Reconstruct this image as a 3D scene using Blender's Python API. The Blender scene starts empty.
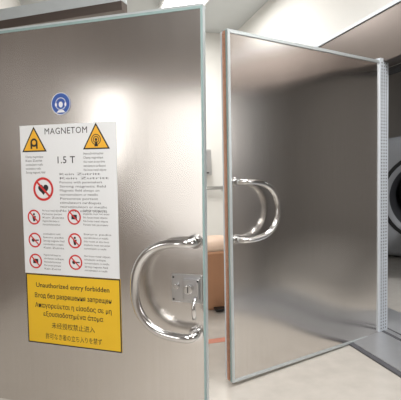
import bpy, bmesh, math, random
from mathutils import Vector, Matrix
random.seed(3)
S=bpy.context.scene
S.view_settings.view_transform='Standard'

# ------------------------------------------------------------ materials
def mat(name,col,rough=.5,metal=0,noise=0,nscale=8,emit=None,es=0,bump=0,spec=.5):
    m=bpy.data.materials.new(name);m.use_nodes=True;nt=m.node_tree;b=nt.nodes["Principled BSDF"]
    b.inputs["Base Color"].default_value=(*col,1);b.inputs["Roughness"].default_value=rough;b.inputs["Metallic"].default_value=metal
    b.inputs["Specular IOR Level"].default_value=spec
    if emit: b.inputs["Emission Color"].default_value=(*emit,1);b.inputs["Emission Strength"].default_value=es
    tc=nt.nodes.new("ShaderNodeTexCoord");n=nt.nodes.new("ShaderNodeTexNoise");n.inputs["Scale"].default_value=nscale
    nt.links.new(tc.outputs["Object"],n.inputs["Vector"])
    if noise:
        mx=nt.nodes.new("ShaderNodeMix");mx.data_type='RGBA'
        mx.inputs[6].default_value=(*[c*(1-noise) for c in col],1);mx.inputs[7].default_value=(*[min(1,c*(1+noise)) for c in col],1)
        nt.links.new(n.outputs["Fac"],mx.inputs[0]);nt.links.new(mx.outputs[2],b.inputs["Base Color"])
    if bump:
        bp=nt.nodes.new("ShaderNodeBump");bp.inputs["Strength"].default_value=bump;bp.inputs["Distance"].default_value=.002
        nt.links.new(n.outputs["Fac"],bp.inputs["Height"]);nt.links.new(bp.outputs["Normal"],b.inputs["Normal"])
    return m
def steel(name,col,r0,r1,stretch=(3,3,160),aniso=.5,wave=.0,cv=.03):
    m=bpy.data.materials.new(name);m.use_nodes=True;nt=m.node_tree;b=nt.nodes["Principled BSDF"]
    b.inputs["Metallic"].default_value=1;b.inputs["Anisotropic"].default_value=aniso
    tg=nt.nodes.new("ShaderNodeTangent");tg.direction_type='RADIAL';tg.axis='Z'
    nt.links.new(tg.outputs[0],b.inputs["Tangent"])
    tc=nt.nodes.new("ShaderNodeTexCoord");mp=nt.nodes.new("ShaderNodeMapping");mp.inputs["Scale"].default_value=stretch
    n=nt.nodes.new("ShaderNodeTexNoise");n.inputs["Scale"].default_value=1.5;n.inputs["Detail"].default_value=4
    nt.links.new(tc.outputs["Object"],mp.inputs[0]);nt.links.new(mp.outputs[0],n.inputs["Vector"])
    mr=nt.nodes.new("ShaderNodeMapRange");mr.inputs[3].default_value=r0;mr.inputs[4].default_value=r1
    nt.links.new(n.outputs["Fac"],mr.inputs[0]);nt.links.new(mr.outputs[0],b.inputs["Roughness"])
    mx=nt.nodes.new("ShaderNodeMix");mx.data_type='RGBA'
    mx.inputs[6].default_value=(*[c*(1-cv) for c in col],1);mx.inputs[7].default_value=(*[c*(1+cv) for c in col],1)
    nt.links.new(n.outputs["Fac"],mx.inputs[0]);nt.links.new(mx.outputs[2],b.inputs["Base Color"])
    if wave:
        n2=nt.nodes.new("ShaderNodeTexNoise");n2.inputs["Scale"].default_value=1.3;n2.inputs["Detail"].default_value=0
        nt.links.new(tc.outputs["Object"],n2.inputs["Vector"])
        bp=nt.nodes.new("ShaderNodeBump");bp.inputs["Strength"].default_value=1;bp.inputs["Distance"].default_value=wave
        nt.links.new(n2.outputs["Fac"],bp.inputs["Height"]);nt.links.new(bp.outputs["Normal"],b.inputs["Normal"])
    return m
M_DL=steel("brushed_steel_left",(.69,.665,.64),.23,.28,(60,60,1.2),.4,.05,.06)
M_DR=steel("brushed_steel_right",(.75,.725,.70),.18,.23,(60,60,1.2),.35,.05,.06)
M_FR=steel("frame_steel",(.20,.17,.155),.35,.42,(3,3,60),.3)
M_CH=mat("polished_steel",(.68,.68,.68),.16,1)
M_LK=mat("lock_steel",(.52,.52,.53),.3,1,noise=.05,nscale=60)
M_SILL=mat("sill_metal",(.50,.51,.53),.35,.6,noise=.05,nscale=30)
M_TRIM=mat("pale_blue_trim",(.58,.63,.65),.35,.5,noise=.06,nscale=20)
M_TEAL=mat("teal_gasket",(.28,.39,.39),.5,0,noise=.1,nscale=30)
M_COP=mat("copper_fingers",(.62,.36,.26),.4,.7,noise=.2,nscale=40)
M_PERF=mat("perforated_strip",(.64,.69,.75),.4,.1,noise=.04,nscale=30)
M_BLK=mat("black",(.012,.012,.013),.5,0,noise=.1)
M_HOLE=mat("hole_dark",(.08,.08,.09),.7,0,noise=.1)
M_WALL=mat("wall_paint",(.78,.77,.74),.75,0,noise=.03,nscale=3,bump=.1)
M_WALLD=mat("wall_paint_darkened",(.22,.19,.17),.8,0,noise=.06,nscale=3,bump=.1)  # unseen walls darkened to give the steel doors contrast
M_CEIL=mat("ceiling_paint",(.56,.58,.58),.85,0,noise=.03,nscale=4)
M_CEILD=mat("ceiling_paint_darkened",(.30,.28,.27),.85,0,noise=.05,nscale=4)  # unseen ceiling round the camera, darkened for deeper door reflections
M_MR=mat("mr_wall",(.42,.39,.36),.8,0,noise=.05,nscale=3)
M_WHITE=mat("poster_white",(.78,.80,.82),.45,0,noise=.015,nscale=5)
M_YEL=mat("poster_yellow",(.80,.50,.02),.45,0,noise=.03,nscale=8)
M_SYM=mat("sign_amber",(.85,.45,.03),.45,0,noise=.03)
M_RED=mat("sign_red",(.62,.03,.03),.5,0,noise=.05)
M_BLUE=mat("sign_blue",(.03,.09,.36),.4,0,noise=.06,nscale=20)
M_INK=mat("ink",(.015,.015,.018),.6,0,noise=.1)
M_GREY=mat("ink_grey",(.05,.05,.06),.6,0,noise=.1)
M_OR=mat("orange_plastic",(.58,.31,.18),.5,0,noise=.06,nscale=6)
M_OL=mat("orange_lid",(.68,.50,.38),.5,0,noise=.05)
M_MRI=mat("scanner_shell",(.34,.35,.37),.35,0,noise=.02)
M_BORE=mat("scanner_bore",(.04,.04,.045),.5,0,noise=.1)
M_GLOW=mat("highlight_glow",(.9,.9,.9),.5,0,noise=.02,emit=(1,.98,.95),es=3.6)  # glow of the added panels that the steel doors mirror
M_LAMP=mat("lamp_diffuser",(.9,.9,.9),.5,0,noise=.02,emit=(1,.98,.95),es=4)
M_PLW=mat("white_plastic",(.8,.8,.8),.4,0,noise=.02)
M_FL=mat("vinyl_floor",(.50,.47,.43),.18,0,noise=.12,nscale=10)
M_REFL=mat("red_floor_reflection",(.60,.24,.17),.4,0,noise=.08)  # reddish tint standing for the bin mirrored in the floor

# ------------------------------------------------------------ helpers
def obj(name,bm,m,parent=None,smooth=False,bevel=0):
    me=bpy.data.meshes.new(name);bmesh.ops.recalc_face_normals(bm,faces=bm.faces);bm.to_mesh(me);bm.free()
    for x in (m if isinstance(m,(list,tuple)) else [m]): me.materials.append(x)
    o=bpy.data.objects.new(name,me);S.collection.objects.link(o)
    if smooth:
        for p in me.polygons:p.use_smooth=True
    if bevel:
        b=o.modifiers.new("bevel","BEVEL");b.width=bevel;b.segments=2;b.limit_method='ANGLE'
    if parent:o.parent=parent
    return o
def addbox(bm,a,b,mi=0):
    r=bmesh.ops.create_cube(bm,size=1)
    for v in r['verts']:
        v.co=Vector([(a[i]+b[i])/2+v.co[i]*(b[i]-a[i]) for i in range(3)])
    for f in {f for v in r['verts'] for f in v.link_faces}: f.material_index=mi
def box(name,a,b,m,parent=None,bevel=0):
    bm=bmesh.new();addbox(bm,a,b);return obj(name,bm,m,parent,bevel=bevel)
def boxes(name,L,m,parent=None,bevel=0):
    bm=bmesh.new()
    for a,b in L:addbox(bm,a,b)
    return obj(name,bm,m,parent,bevel=bevel)
def tube(name,pts,r,m,parent=None,seg=20,cyc=False):
    bm=bmesh.new();P=[Vector(p) for p in pts];rings=[];prev=None
    for i,p in enumerate(P):
        t=(P[min(i+1,len(P)-1)]-P[max(i-1,0)]).normalized()
        if prev is None:
            a=Vector((0,0,1)) if abs(t.z)<.9 else Vector((0,1,0)); n=t.cross(a).normalized()
        else: n=(prev-t*prev.dot(t)).normalized()
        prev=n;b=t.cross(n)
        rings.append([bm.verts.new(p+n*math.cos(2*math.pi*k/seg)*r+b*math.sin(2*math.pi*k/seg)*r) for k in range(seg)])
    for i in range(len(rings)-1):
        for k in range(seg):
            bm.faces.new((rings[i][k],rings[i][(k+1)%seg],rings[i+1][(k+1)%seg],rings[i+1][k]))
    bm.faces.new(rings[0]);bm.faces.new(rings[-1])
    return obj(name,bm,m,parent,smooth=True)
def cyl(name,c,r,d,axis,m,parent=None,seg=32,bevel=0,r2=None):
    bm=bmesh.new();bmesh.ops.create_cone(bm,cap_ends=True,segments=seg,radius1=r,radius2=r if r2 is None else r2,depth=d)
    R={'X':Matrix.Rotation(math.pi/2,4,'Y'),'Y':Matrix.Rotation(math.pi/2,4,'X'),'Z':Matrix()}[axis]
    bm.transform(Matrix.Translation(c)@R);o=obj(name,bm,m,parent,bevel=bevel);return o
def empty(name,loc,X=None,tilt=0,pz=0):
    e=bpy.data.objects.new(name,None);S.collection.objects.link(e);e.empty_display_size=.1
    if X is None: e.location=loc
    else:
        X=Vector(X).normalized();Y=Vector((-X.y,X.x,0));Z=Vector((0,0,1))
        m=Matrix((X,Y,Z)).transposed().to_4x4();m.translation=Vector(loc)
        e.matrix_world=m@Matrix.Translation((0,0,pz))@Matrix.Rotation(math.radians(tilt),4,'Y')@Matrix.Translation((0,0,-pz))
    return e
def poly(name,pts,y,m,parent):
    bm=bmesh.new();bm.faces.new([bm.verts.new((p[0],y,p[1])) for p in pts])
    me=obj(name,bm,m,parent)
    return me
def disc(name,x,z,r,y,m,parent,seg=36,sx=1):
    return poly(name,[(x+r*sx*math.cos(2*math.pi*k/seg),z+r*math.sin(2*math.pi*k/seg)) for k in range(seg)],y,m,parent)
def ring(name,x,z,ro,ri,y,m,parent,seg=40,slash=None):
    bm=bmesh.new();A=[];B=[]
    for k in range(seg):
        a=2*math.pi*k/seg
        A.append(bm.verts.new((x+ro*math.cos(a),y,z+ro*math.sin(a))));B.append(bm.verts.new((x+ri*math.cos(a),y,z+ri*math.sin(a))))
    for k in range(seg):
        j=(k+1)%seg;bm.faces.new((A[k],A[j],B[j],B[k]))
    if slash:
        w=(ro-ri)*.45;a=math.radians(135);d=Vector((math.cos(a),0,math.sin(a)))*ri;n=Vector((-math.sin(a),0,math.cos(a)))*w
        c=Vector((x,y-.0002,z));bm.faces.new([bm.verts.new(v) for v in (c-d-n,c+d-n,c+d+n,c-d+n)])
    return obj(name,bm,m,parent)
def text(name,body,size,x,z,y,m,parent,align='LEFT',width=None,off=0.0,shear=0):
    cu=bpy.data.curves.new(name,'FONT');cu.body=body;cu.size=size;cu.align_x=align;cu.align_y='CENTER';cu.offset=off;cu.resolution_u=2;cu.shear=shear
    if name in("title","field_strength"): cu.space_character=1.08
    t=bpy.data.objects.new(name+"_c",cu);S.collection.objects.link(t)
    bpy.context.view_layer.update()
    me=bpy.data.meshes.new_from_object(t.evaluated_get(bpy.context.evaluated_depsgraph_get()))
    bpy.data.objects.remove(t)
    xs=[v.co.x for v in me.vertices]
    if not xs: return
    k=1
    if width: k=width/(max(xs)-min(xs))
    for v in me.vertices: v.co=Vector((x+v.co.x*k,y,z+v.co.y))
    me.materials.clear();me.materials.append(m)
    o=bpy.data.objects.new(name,me);S.collection.objects.link(o);o.parent=parent
    return o

# ------------------------------------------------------------ room shell (corridor axis = +Y)
UR=2.37; H=3.45; V0=-3.2; V1=6.5; UL=-2.4; OV0,OV1,OZ=1.45,3.3,2.07
box("floor",(UL-.2,V0-.2,-.1),(7.2,7.7,0),M_FL)
box("ceiling",(UL-.2,2.9,H),(7.2,7.7,H+.1),M_CEIL)
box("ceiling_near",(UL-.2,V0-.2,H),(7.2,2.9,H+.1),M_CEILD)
boxes("wall_right",[((UR,OV1,0),(UR+.13,V1,H)),((UR,OV0,OZ),(UR+.13,OV1,H))],M_WALL)
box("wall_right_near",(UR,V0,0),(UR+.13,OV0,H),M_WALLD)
box("wall_back",(UL,V1,0),(UR+.13,V1+.15,H),M_WALL)
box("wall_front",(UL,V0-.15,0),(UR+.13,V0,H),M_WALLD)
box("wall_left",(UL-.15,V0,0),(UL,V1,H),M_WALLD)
box("wall_partition",(UL,2.82,0),(-.66,2.97,H),M_WALL)
box("wall_partition_return",(-.81,2.97,0),(-.66,V1,H),M_WALL)
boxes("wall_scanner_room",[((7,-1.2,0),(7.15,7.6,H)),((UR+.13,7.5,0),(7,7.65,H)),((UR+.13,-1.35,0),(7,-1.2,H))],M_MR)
boxes("baseboard_right",[((UR-.015,V0,0),(UR,OV0-.2,.1)),((UR-.015,OV1+.2,0),(UR,V1,.1))],M_TRIM)
box("baseboard_back",(-.66,V1-.015,0),(UR-.015,V1,.1),M_TRIM)

# steel casing round the opening
fr=empty("door_frame",(0,0,0))
box("lintel",(2.2,.6,OZ),(UR-.002,4.6,2.44),M_FR,fr,.006)
box("lintel_lip",(2.19,.6,2.44),(UR-.002,4.6,2.465),M_PERF,fr)
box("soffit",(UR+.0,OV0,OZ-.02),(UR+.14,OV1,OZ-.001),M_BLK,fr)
box("jamb_far",(2.2,OV1,0),(UR+.15,OV1+.2,OZ-.001),M_LK,fr,.004)
box("jamb_near",(2.2,OV0-.2,0),(UR+.15,OV0,OZ-.001),M_LK,fr,.004)
box("threshold",(1.84,OV0-.2,.0),(2.6,3.3,.018),M_SILL,fr,.006)
box("threshold_strip",(1.80,OV0-.2,0),(1.84,3.3,.012),M_HOLE,fr)
boxes("threshold_groove",[((2.16,OV0-.1,.018),(2.185,3.28,.022)),((2.24,OV0-.1,.018),(2.25,3.28,.022))],M_HOLE,fr)
# fixed frame that carries the left leaf: header behind the leaf and hinge post
fl=empty("door_frame",(.539,1.927,0),(.848,-.531,0))
box("header",(-1.50,.075,2.150),(-.42,.135,2.215),M_TRIM,fl,.004)
box("header_recess",(-1.50,.070,2.105),(-.42,.13,2.150),M_FR,fl)
box("hinge_post",(-1.50,.070,0),(-1.40,.135,2.105),M_FR,fl,.004)

# ------------------------------------------------------------ left door leaf  (x: 0 at free edge, negative to hinge)
D1=empty("door_1",(.539,1.927,0),(.848,-.531,0),tilt=1.3,pz=1.4)
W1=1.36;T1=2.04
box("leaf",(-W1,0,.02),(0,.050,T1),M_DL,D1,.003)
boxes("edge_trim",[((-.008,-.003,.02),(.002,.0,T1)),((-W1,-.003,T1-.012),(-.008,0,T1))],M_TEAL,D1)
boxes("edge_cap",[((0,.002,.02),(.004,.035,T1)),((-W1,-.002,T1),(.004,.050,T1+.010))],M_TRIM,D1)
# D handle
def dhandle(parent,xe,zt,zb,depth,sgn,r,post,name="handle",y=-.075):
    cz=(zt+zb)/2;h=(zt-zb)/2;pts=[]
    pts.append((xe,0,zt));pts.append((xe,y*.5,zt))
    for k in range(5):
        a=k/4*math.pi/2;pts.append((xe+sgn*(.03-.03*math.cos(a)),y*.5+y*.5*math.sin(a),zt))
    n=28
    for k in range(1,n):
        a=math.pi/2-math.pi*k/n
        ca=math.cos(a);sa=math.sin(a)
        x=xe+sgn*(.03+(depth-.03)*abs(ca)**.75);pts.append((x,y,cz+h*(abs(sa)**.9)*(1 if sa>0 else -1)))
    for k in range(5):
        a=math.pi/2-k/4*math.pi/2;pts.append((xe+sgn*(.03-.03*math.cos(a)),y*.5+y*.5*math.sin(a),zb))
    pts.append((xe,y*.5,zb));pts.append((xe,0,zb))
    tube(name,pts,r,M_CH,parent)
    for i,z in enumerate((zt,zb)): cyl("rose_%d"%(i+1),(xe,-.005,z),r*1.7,.010,'Y',M_CH,parent,bevel=.002)
dhandle(D1,-.045,.96,.515,.285,-1,.021,0)
# lock
box("lock_plate",(-.165,-.012,.665),(-.012,0,.80),M_LK,D1,.004)
box("lock_case",(-.10,-.04,.685),(-.02,-.012,.785),M_LK,D1,.006)
cyl("lock_cylinder",(-.062,-.055,.745),.021,.035,'Y',M_CH,D1,bevel=.003)
box("keyway",(-.064,-.0745,.732),(-.060,-.0725,.758),M_BLK,D1)
cyl("lock_knob",(-.135,-.022,.745),.013,.024,'Y',M_CH,D1,bevel=.003)
tube("lock_lever",[(-.035,-.03,.70),(-.035,-.06,.69),(-.035,-.075,.67),(-.03,-.078,.61)],.010,M_CH,D1)
boxes("lock_screws",[((-.158,-.015,.675),(-.150,-.012,.683)),((-.158,-.015,.782),(-.150,-.012,.790)),((-.028,-.043,.775),(-.020,-.04,.783))],M_BLK,D1)

# ------------------------------------------------------------ right door leaf (x: 0 free edge -> hinge)
D2=empty("door_2",(.800,2.376,.0),(.955,.295,0),tilt=1.0,pz=.4)
W2=1.395;T2=2.10
box("leaf",(.006,0,.027),(W2,.062,T2),M_DR,D2,.003)
boxes("front_trim",[((.0,-.008,.027),(.016,0,T2)),((.016,-.008,T2-.016),(W2,0,T2)),((.016,-.008,.027),(W2,0,.040))],M_TRIM,D2)
box("top_cap",(0,0,T2),(W2,.062,T2+.006),M_TRIM,D2)
box("edge_gasket",(.0,.001,.03),(.006,.016,T2),M_TEAL,D2)
bm=bmesh.new();z=.04;
while z<T2-.02:
    addbox(bm,(-.007,.020,z),(.004,.040,z+.009));z+=.0125
addbox(bm,(-.002,.018,.03),(.005,.042,T2));obj("finger_strip",bm,M_COP,D2)
box("edge_plate",(-.001,.042,.03),(.006,.062,T2),M_PERF,D2)
# perforated hinge strip
box("perforated_strip",(W2,-.012,.045),(W2+.10,.05,T2+.02),M_PERF,D2)
bm=bmesh.new()
z=.07
while z<T2:
    for xx in (.020,.048,.076):
        c=Vector((W2+xx,-.0125,z));vs=[bm.verts.new(c+Vector((.006*math.cos(k*math.pi/4),0,.006*math.sin(k*math.pi/4)))) for k in range(8)];bm.faces.new(vs)
    z+=.024
obj("strip_holes",bm,M_HOLE,D2)
boxes("hinges",[((W2+.02,.05,zz),(W2+.06,.16,zz+.14)) for zz in (.25,1.0,1.75)],M_LK,D2,.005)
dhandle(D2,.050,1.225,.885,.265,1,.017,0,y=-.07)

# ------------------------------------------------------------ signs on left door
def onD1(name,x,z):
    e=empty(name,(0,0,0));m=D1.matrix_world@Matrix.Translation((x,-.0025,z));e.matrix_world=m;return e
bpy.context.view_layer.update()
PW,PH=.565,.785
E=onD1("warning_poster",-1.012,.755)
box("sheet",(0,0,0),(PW,.002,PH),M_WHITE,E)
def P(px,py): return ((px-21)/97.*PW,(1-(py-122)/153.)*PH)
y1,y2,y3=-.0004,-.0008,-.0012
x,z=P(69,129);text("title","MAGNETOM",.046,x,z,y1,M_INK,E,'CENTER',.25,.0)
def warn(cx,cy,kind):
    x,z=P(cx,cy);s=.088
    tri=lambda k:[(x+k*s*math.cos(a),z-.012+k*s*math.sin(a)) for a in (math.pi/2,math.pi*7/6,math.pi*11/6)]
    poly("triangle_border",tri(1.0),y1,M_INK,E);poly("triangle_fill",tri(.84),y2,M_SYM,E)
    if kind==0:
        ring("magnet",x,z-.008,.022,.012,y3,M_INK,E);boxes("magnet_legs",[((x-.022,y3-.0002,z-.04),(x-.012,y3,z-.008)),((x+.012,y3-.0002,z-.04),(x+.022,y3,z-.008))],M_INK,E)
    else:
        disc("antenna_dot",x,z-.008,.007,y3,M_INK,E);ring("wave_a",x,z-.008,.017,.013,y3,M_INK,E);ring("wave_b",x,z-.008,.027,.023,y3,M_INK,E)
        poly("antenna",[(x-.011,z-.042),(x+.011,z-.042),(x,z-.008)],y3,M_INK,E)
warn(36,138,0);warn(99,137,1)
x,z=P(68,158);text("field_strength","1.5 T",.05,x,z,y1,M_INK,E,'CENTER',None,.0004)
W=["Strong magnetic field","Magnetic field always on","Kein Zutritt","Champ magnetique","Campo magnetico","Isxuro pedio","No loose metal objects","Herzschrittmacher","Persons with pacemakers","neurostimulators or metallic","implants must not enter","this room at any time","Personnes portant","stimulateurs cardiaques"]
def lines(px,py,n,w,step=4.2,size=.0165,m=M_GREY,al='LEFT'):
    for k in range(n):
        x,z=P(px,py+k*step);text("copy",random.choice(W),size,x,z,y1,m,E,al,(w/97*PW)*random.uniform(.75,1))
lines(26,154,5,21,4.0);lines(86,152,5,24,4.0)
def prohibit(cx,cy,r,kind):
    x,z=P(cx,cy)
    if kind=='heart':
        pts=[]
        for k in range(40):
            t=2*math.pi*k/40;pts.append((x+.0019*r/.06*16*math.sin(t)**3,z+.0019*r/.06*(13*math.cos(t)-5*math.cos(2*t)-2*math.cos(3*t)-math.cos(4*t))))
        poly("heart",pts,y1,M_INK,E)
    elif kind=='man':
        disc("head",x,z+r*.38,r*.16,y1,M_INK,E,14);poly("body",[(x-r*.28,z+r*.15),(x-r*.15,z-r*.55),(x+r*.15,z-r*.55),(x+r*.28,z+r*.15)],y1,M_INK,E)
    elif kind=='key':
        disc("bow",x-r*.25,z,r*.25,y1,M_INK,E,14);poly("shank",[(x-.2*r,z-r*.08),(x+r*.6,z-r*.08),(x+r*.6,z+r*.08),(x-.2*r,z+r*.08)],y1,M_INK,E)
    else:
        poly("device",[(x-r*.4,z-r*.3),(x+r*.4,z-r*.3),(x+r*.4,z+r*.3),(x-r*.4,z+r*.3)],y1,M_INK,E)
    ring("prohibition_ring",x,z,r,r*.80,y2,M_RED,E,slash=True)
prohibit(44,187,.062,'heart');lines(61,172,10,50,4.1)
for i,yy in enumerate((216,240,262)):
    prohibit(33,yy,.040,['man','key','box'][i]);prohibit(75,yy-1,.040,['box','man','key'][i])
    lines(42,yy-7,5,23,3.6,.014);lines(84,yy-8,5,27,3.6,.014)
Y=onD1("entry_forbidden_sign",-1.008,.373)
YH=.380
box("sheet",(0,0,0),(PW,.002,YH),M_YEL,Y)
boxes("border",[((0,-.0006,YH-.006),(PW,0,YH)),((0,-.0006,0),(PW,0,.006)),((0,-.0006,0),(.006,0,YH)),((PW-.006,-.0006,0),(PW,0,YH))],M_INK,Y)
T=[("Unauthorized entry forbidden",.33,.84,.44),("Вход без разрешения запрещен",.33,.69,.46),("Απαγορεύεται η είσοδος σε μη",.33,.55,.46),("εξουσιοδοτημένα άτομα",.33,.43,.36),("未经授权禁止进入",.40,.27,.26),("許可なき者の立ち入りを禁ず",.40,.11,.34)]
for i,(b,_,fz,w) in enumerate(T): text("line_%d"%i,b,.036,PW/2,fz*YH,-.0006,M_INK,Y,'CENTER',w,.0004 if i<4 else 0)
B=onD1("ear_protection_sign",-.755,1.642)
cyl("disc",(0,.0005,0),.056,.002,'Y',M_BLUE,B,48)
ring("rim",0,0,.056,.053,-.0008,M_WHITE,B)
disc("face",0,-.004,.015,-.0008,M_WHITE,B,sx=.8)
ring("headband",0,.0,.031,.028,-.0012,M_WHITE,B)
for s in (-1,1): disc("ear_cup",s*.028,-.004,.010,-.0014,M_WHITE,B,sx=.6)
poly("shoulders",[(-.026,-.044),(.026,-.044),(.014,-.032),(-.014,-.032)],-.001,M_WHITE,B)

# ------------------------------------------------------------ orange bin
O=empty("waste_bin",(1.16,3.95,0))
def lathe_sq(name,prof,m,parent,ex=.8):
    bm=bmesh.new();R=[];n=32
    for (r,z) in prof:
        row=[]
        for k in range(n):
            a=2*math.pi*k/n;c,s=math.cos(a),math.sin(a)
            row.append(bm.verts.new((r*abs(c)**.5*(1 if c>0 else -1),r*ex*abs(s)**.5*(1 if s>0 else -1),z)))
        R.append(row)
    for i in range(len(R)-1):
        for k in range(n): bm.faces.new((R[i][k],R[i][(k+1)%n],R[i+1][(k+1)%n],R[i+1][k]))
    bm.faces.new(R[0]);bm.faces.new(R[-1]);return obj(name,bm,m,parent,smooth=True)
lathe_sq("body",[(.17,.0),(.18,.02),(.22,.52),(.235,.53),(.235,.56)],M_OR,O)
lathe_sq("lid",[(.24,.561),(.245,.58),(.22,.63),(.12,.67),(.02,.675)],M_OL,O)
box("pedal",(-.05,-.24,.01),(.05,-.15,.03),M_BLK,O,.004)
# handrail on far wall
Hn=empty("handrail",(0,0,0))
tube("rail",[(-.5,V1-.09,1.05),(2.2,V1-.09,1.05)],.028,M_CH,Hn)
for i in range(4): tube("bracket_%d"%i,[(-.3+.8*i,V1,1.0),(-.3+.8*i,V1-.06,1.0),(-.3+.8*i,V1-.09,1.03)],.012,M_CH,Hn)
Dp=empty("towel_dispenser",(1.75,V1-.105,1.45))
box("case",(-.15,-.05,-.2),(.15,.10,.2),M_LK,Dp,.02);box("slot",(-.1,-.053,-.17),(.1,-.05,-.15),M_BLK,Dp)
box("floor_reflection",(-.6,3.05,.0),(1.8,3.13,.002),M_REFL)  # orange reflection on the glossy floor, painted as a thin strip

# ------------------------------------------------------------ MR scanner beyond the opening
A=math.radians(42);G=empty("mri_scanner",(4.45,4.75,0),(math.cos(-A),math.sin(-A),0))
bm=bmesh.new();n=64;cz=.86
def gp(k,w,h,y,e):
    a=2*math.pi*k/n;c,s=math.cos(a),math.sin(a)
    return (w*abs(c)**e*(1 if c>0 else -1),y,cz+h*abs(s)**e*(1 if s>0 else -1))
prof=[(1.0,.85,1.3,.55),(1.0,.85,.12,.55),(.97,.82,.03,.6),(.90,.78,0,.65),(.56,.56,.0,1),(.50,.50,.05,1),(.44,.44,.15,1),(.42,.42,1.3,1)]
R=[[bm.verts.new(gp(k,*p)) for k in range(n)] for p in prof]
for i in range(len(R)-1):
    for k in range(n):
        f=bm.faces.new((R[i][k],R[i][(k+1)%n],R[i+1][(k+1)%n],R[i+1][k]));f.material_index=1 if i>=5 else 0
obj("gantry",bm,[M_MRI,M_BORE],G,smooth=True)
box("bore_end",(-.42,1.28,.45),(.42,1.3,1.28),M_BORE,G)
ring("bore_ring",0,cz,.62,.57,-.004,M_BLK,G)
box("patient_table",(-.22,-1.2,.60),(.22,.9,.66),M_MRI,G,.02)
box("table_base",(-.18,-1.1,.0),(.18,-.3,.60),M_MRI,G,.03)

# ------------------------------------------------------------ added emissive panels out of view, framed like windows, for highlights on the steel
def glow_panel(name,U,v0,v1,z0,z1,s=1):
    e=empty(name,(0,0,0))
    def B(n,a,b,m): 
        lo=[min(a[i],b[i]) for i in range(3)];hi=[max(a[i],b[i]) for i in range(3)];return box(n,lo,hi,m,e)
    B("emitter",(U,v0,z0),(U+s*.01,v1,z1),M_GLOW)
    for i,(a,b) in enumerate([((U,v0-.06,z0-.06),(U+s*.04,v0,z1+.06)),((U,v1,z0-.06),(U+s*.04,v1+.06,z1+.06)),((U,v0,z1),(U+s*.04,v1,z1+.06)),((U,v0,z0-.06),(U+s*.04,v1,z0))]): B("frame_%d"%i,a,b,M_PLW)
glow_panel("glow_panel_1",UL,.55,1.05,1.3,2.4)
glow_panel("glow_panel_2",UL,-1.0,-.4,.7,2.2)
glow_panel("glow_panel_3",UR,.35,1.0,1.2,2.1,-1)
def lamp(name,u,v,w,l,e,zz=H,col=(1,.98,.95)):
    p=empty(name,(u,v,zz))
    box("housing",(-w/2-.03,-l/2-.03,-.06),(w/2+.03,l/2+.03,-.001),M_PLW,p)
    box("diffuser",(-w/2,-l/2,-.066),(w/2,l/2,-.061),M_LAMP,p)
    L=bpy.data.lights.new(name+"_light","AREA");L.shape='RECTANGLE';L.size=w;L.size_y=l;L.energy=e;L.color=col
    o=bpy.data.objects.new("light",L);S.collection.objects.link(o);o.parent=p;o.location=(0,0,-.08)
lamp("ceiling_light",0,.2,.6,1.2,75)
lamp("ceiling_light.001",1.3,5.0,.5,1.2,60)
lamp("ceiling_light.002",0,-2,.6,1.2,60)
lamp("ceiling_light.003",4.6,2.6,.6,1.2,60,col=(.97,.98,1))
lamp("floor_fill",1.5,1.5,.4,1.0,48)  # added fixture, brightens the floor mirrored in the right door

w=bpy.data.worlds.new("world");S.world=w;w.use_nodes=True
w.node_tree.nodes["Background"].inputs[0].default_value=(.6,.62,.65,1);w.node_tree.nodes["Background"].inputs[1].default_value=.3

# ------------------------------------------------------------ camera
yaw,pitch,roll=math.radians(15),math.radians(-3.5),math.radians(1.9);loc=Vector((0,0,1.28))
f=Vector((math.sin(yaw)*math.cos(pitch),math.cos(yaw)*math.cos(pitch),math.sin(pitch)))
r=Vector((math.cos(yaw),-math.sin(yaw),0));u=r.cross(f)
r2=r*math.cos(roll)-u*math.sin(roll);u2=u*math.cos(roll)+r*math.sin(roll)
c=bpy.data.cameras.new("camera");co=bpy.data.objects.new("camera",c);S.collection.objects.link(co)
Mx=Matrix((r2,u2,-f)).transposed().to_4x4();Mx.translation=loc;co.matrix_world=Mx
c.sensor_width=36;c.lens=430/401*36;c.clip_start=.02;S.camera=co
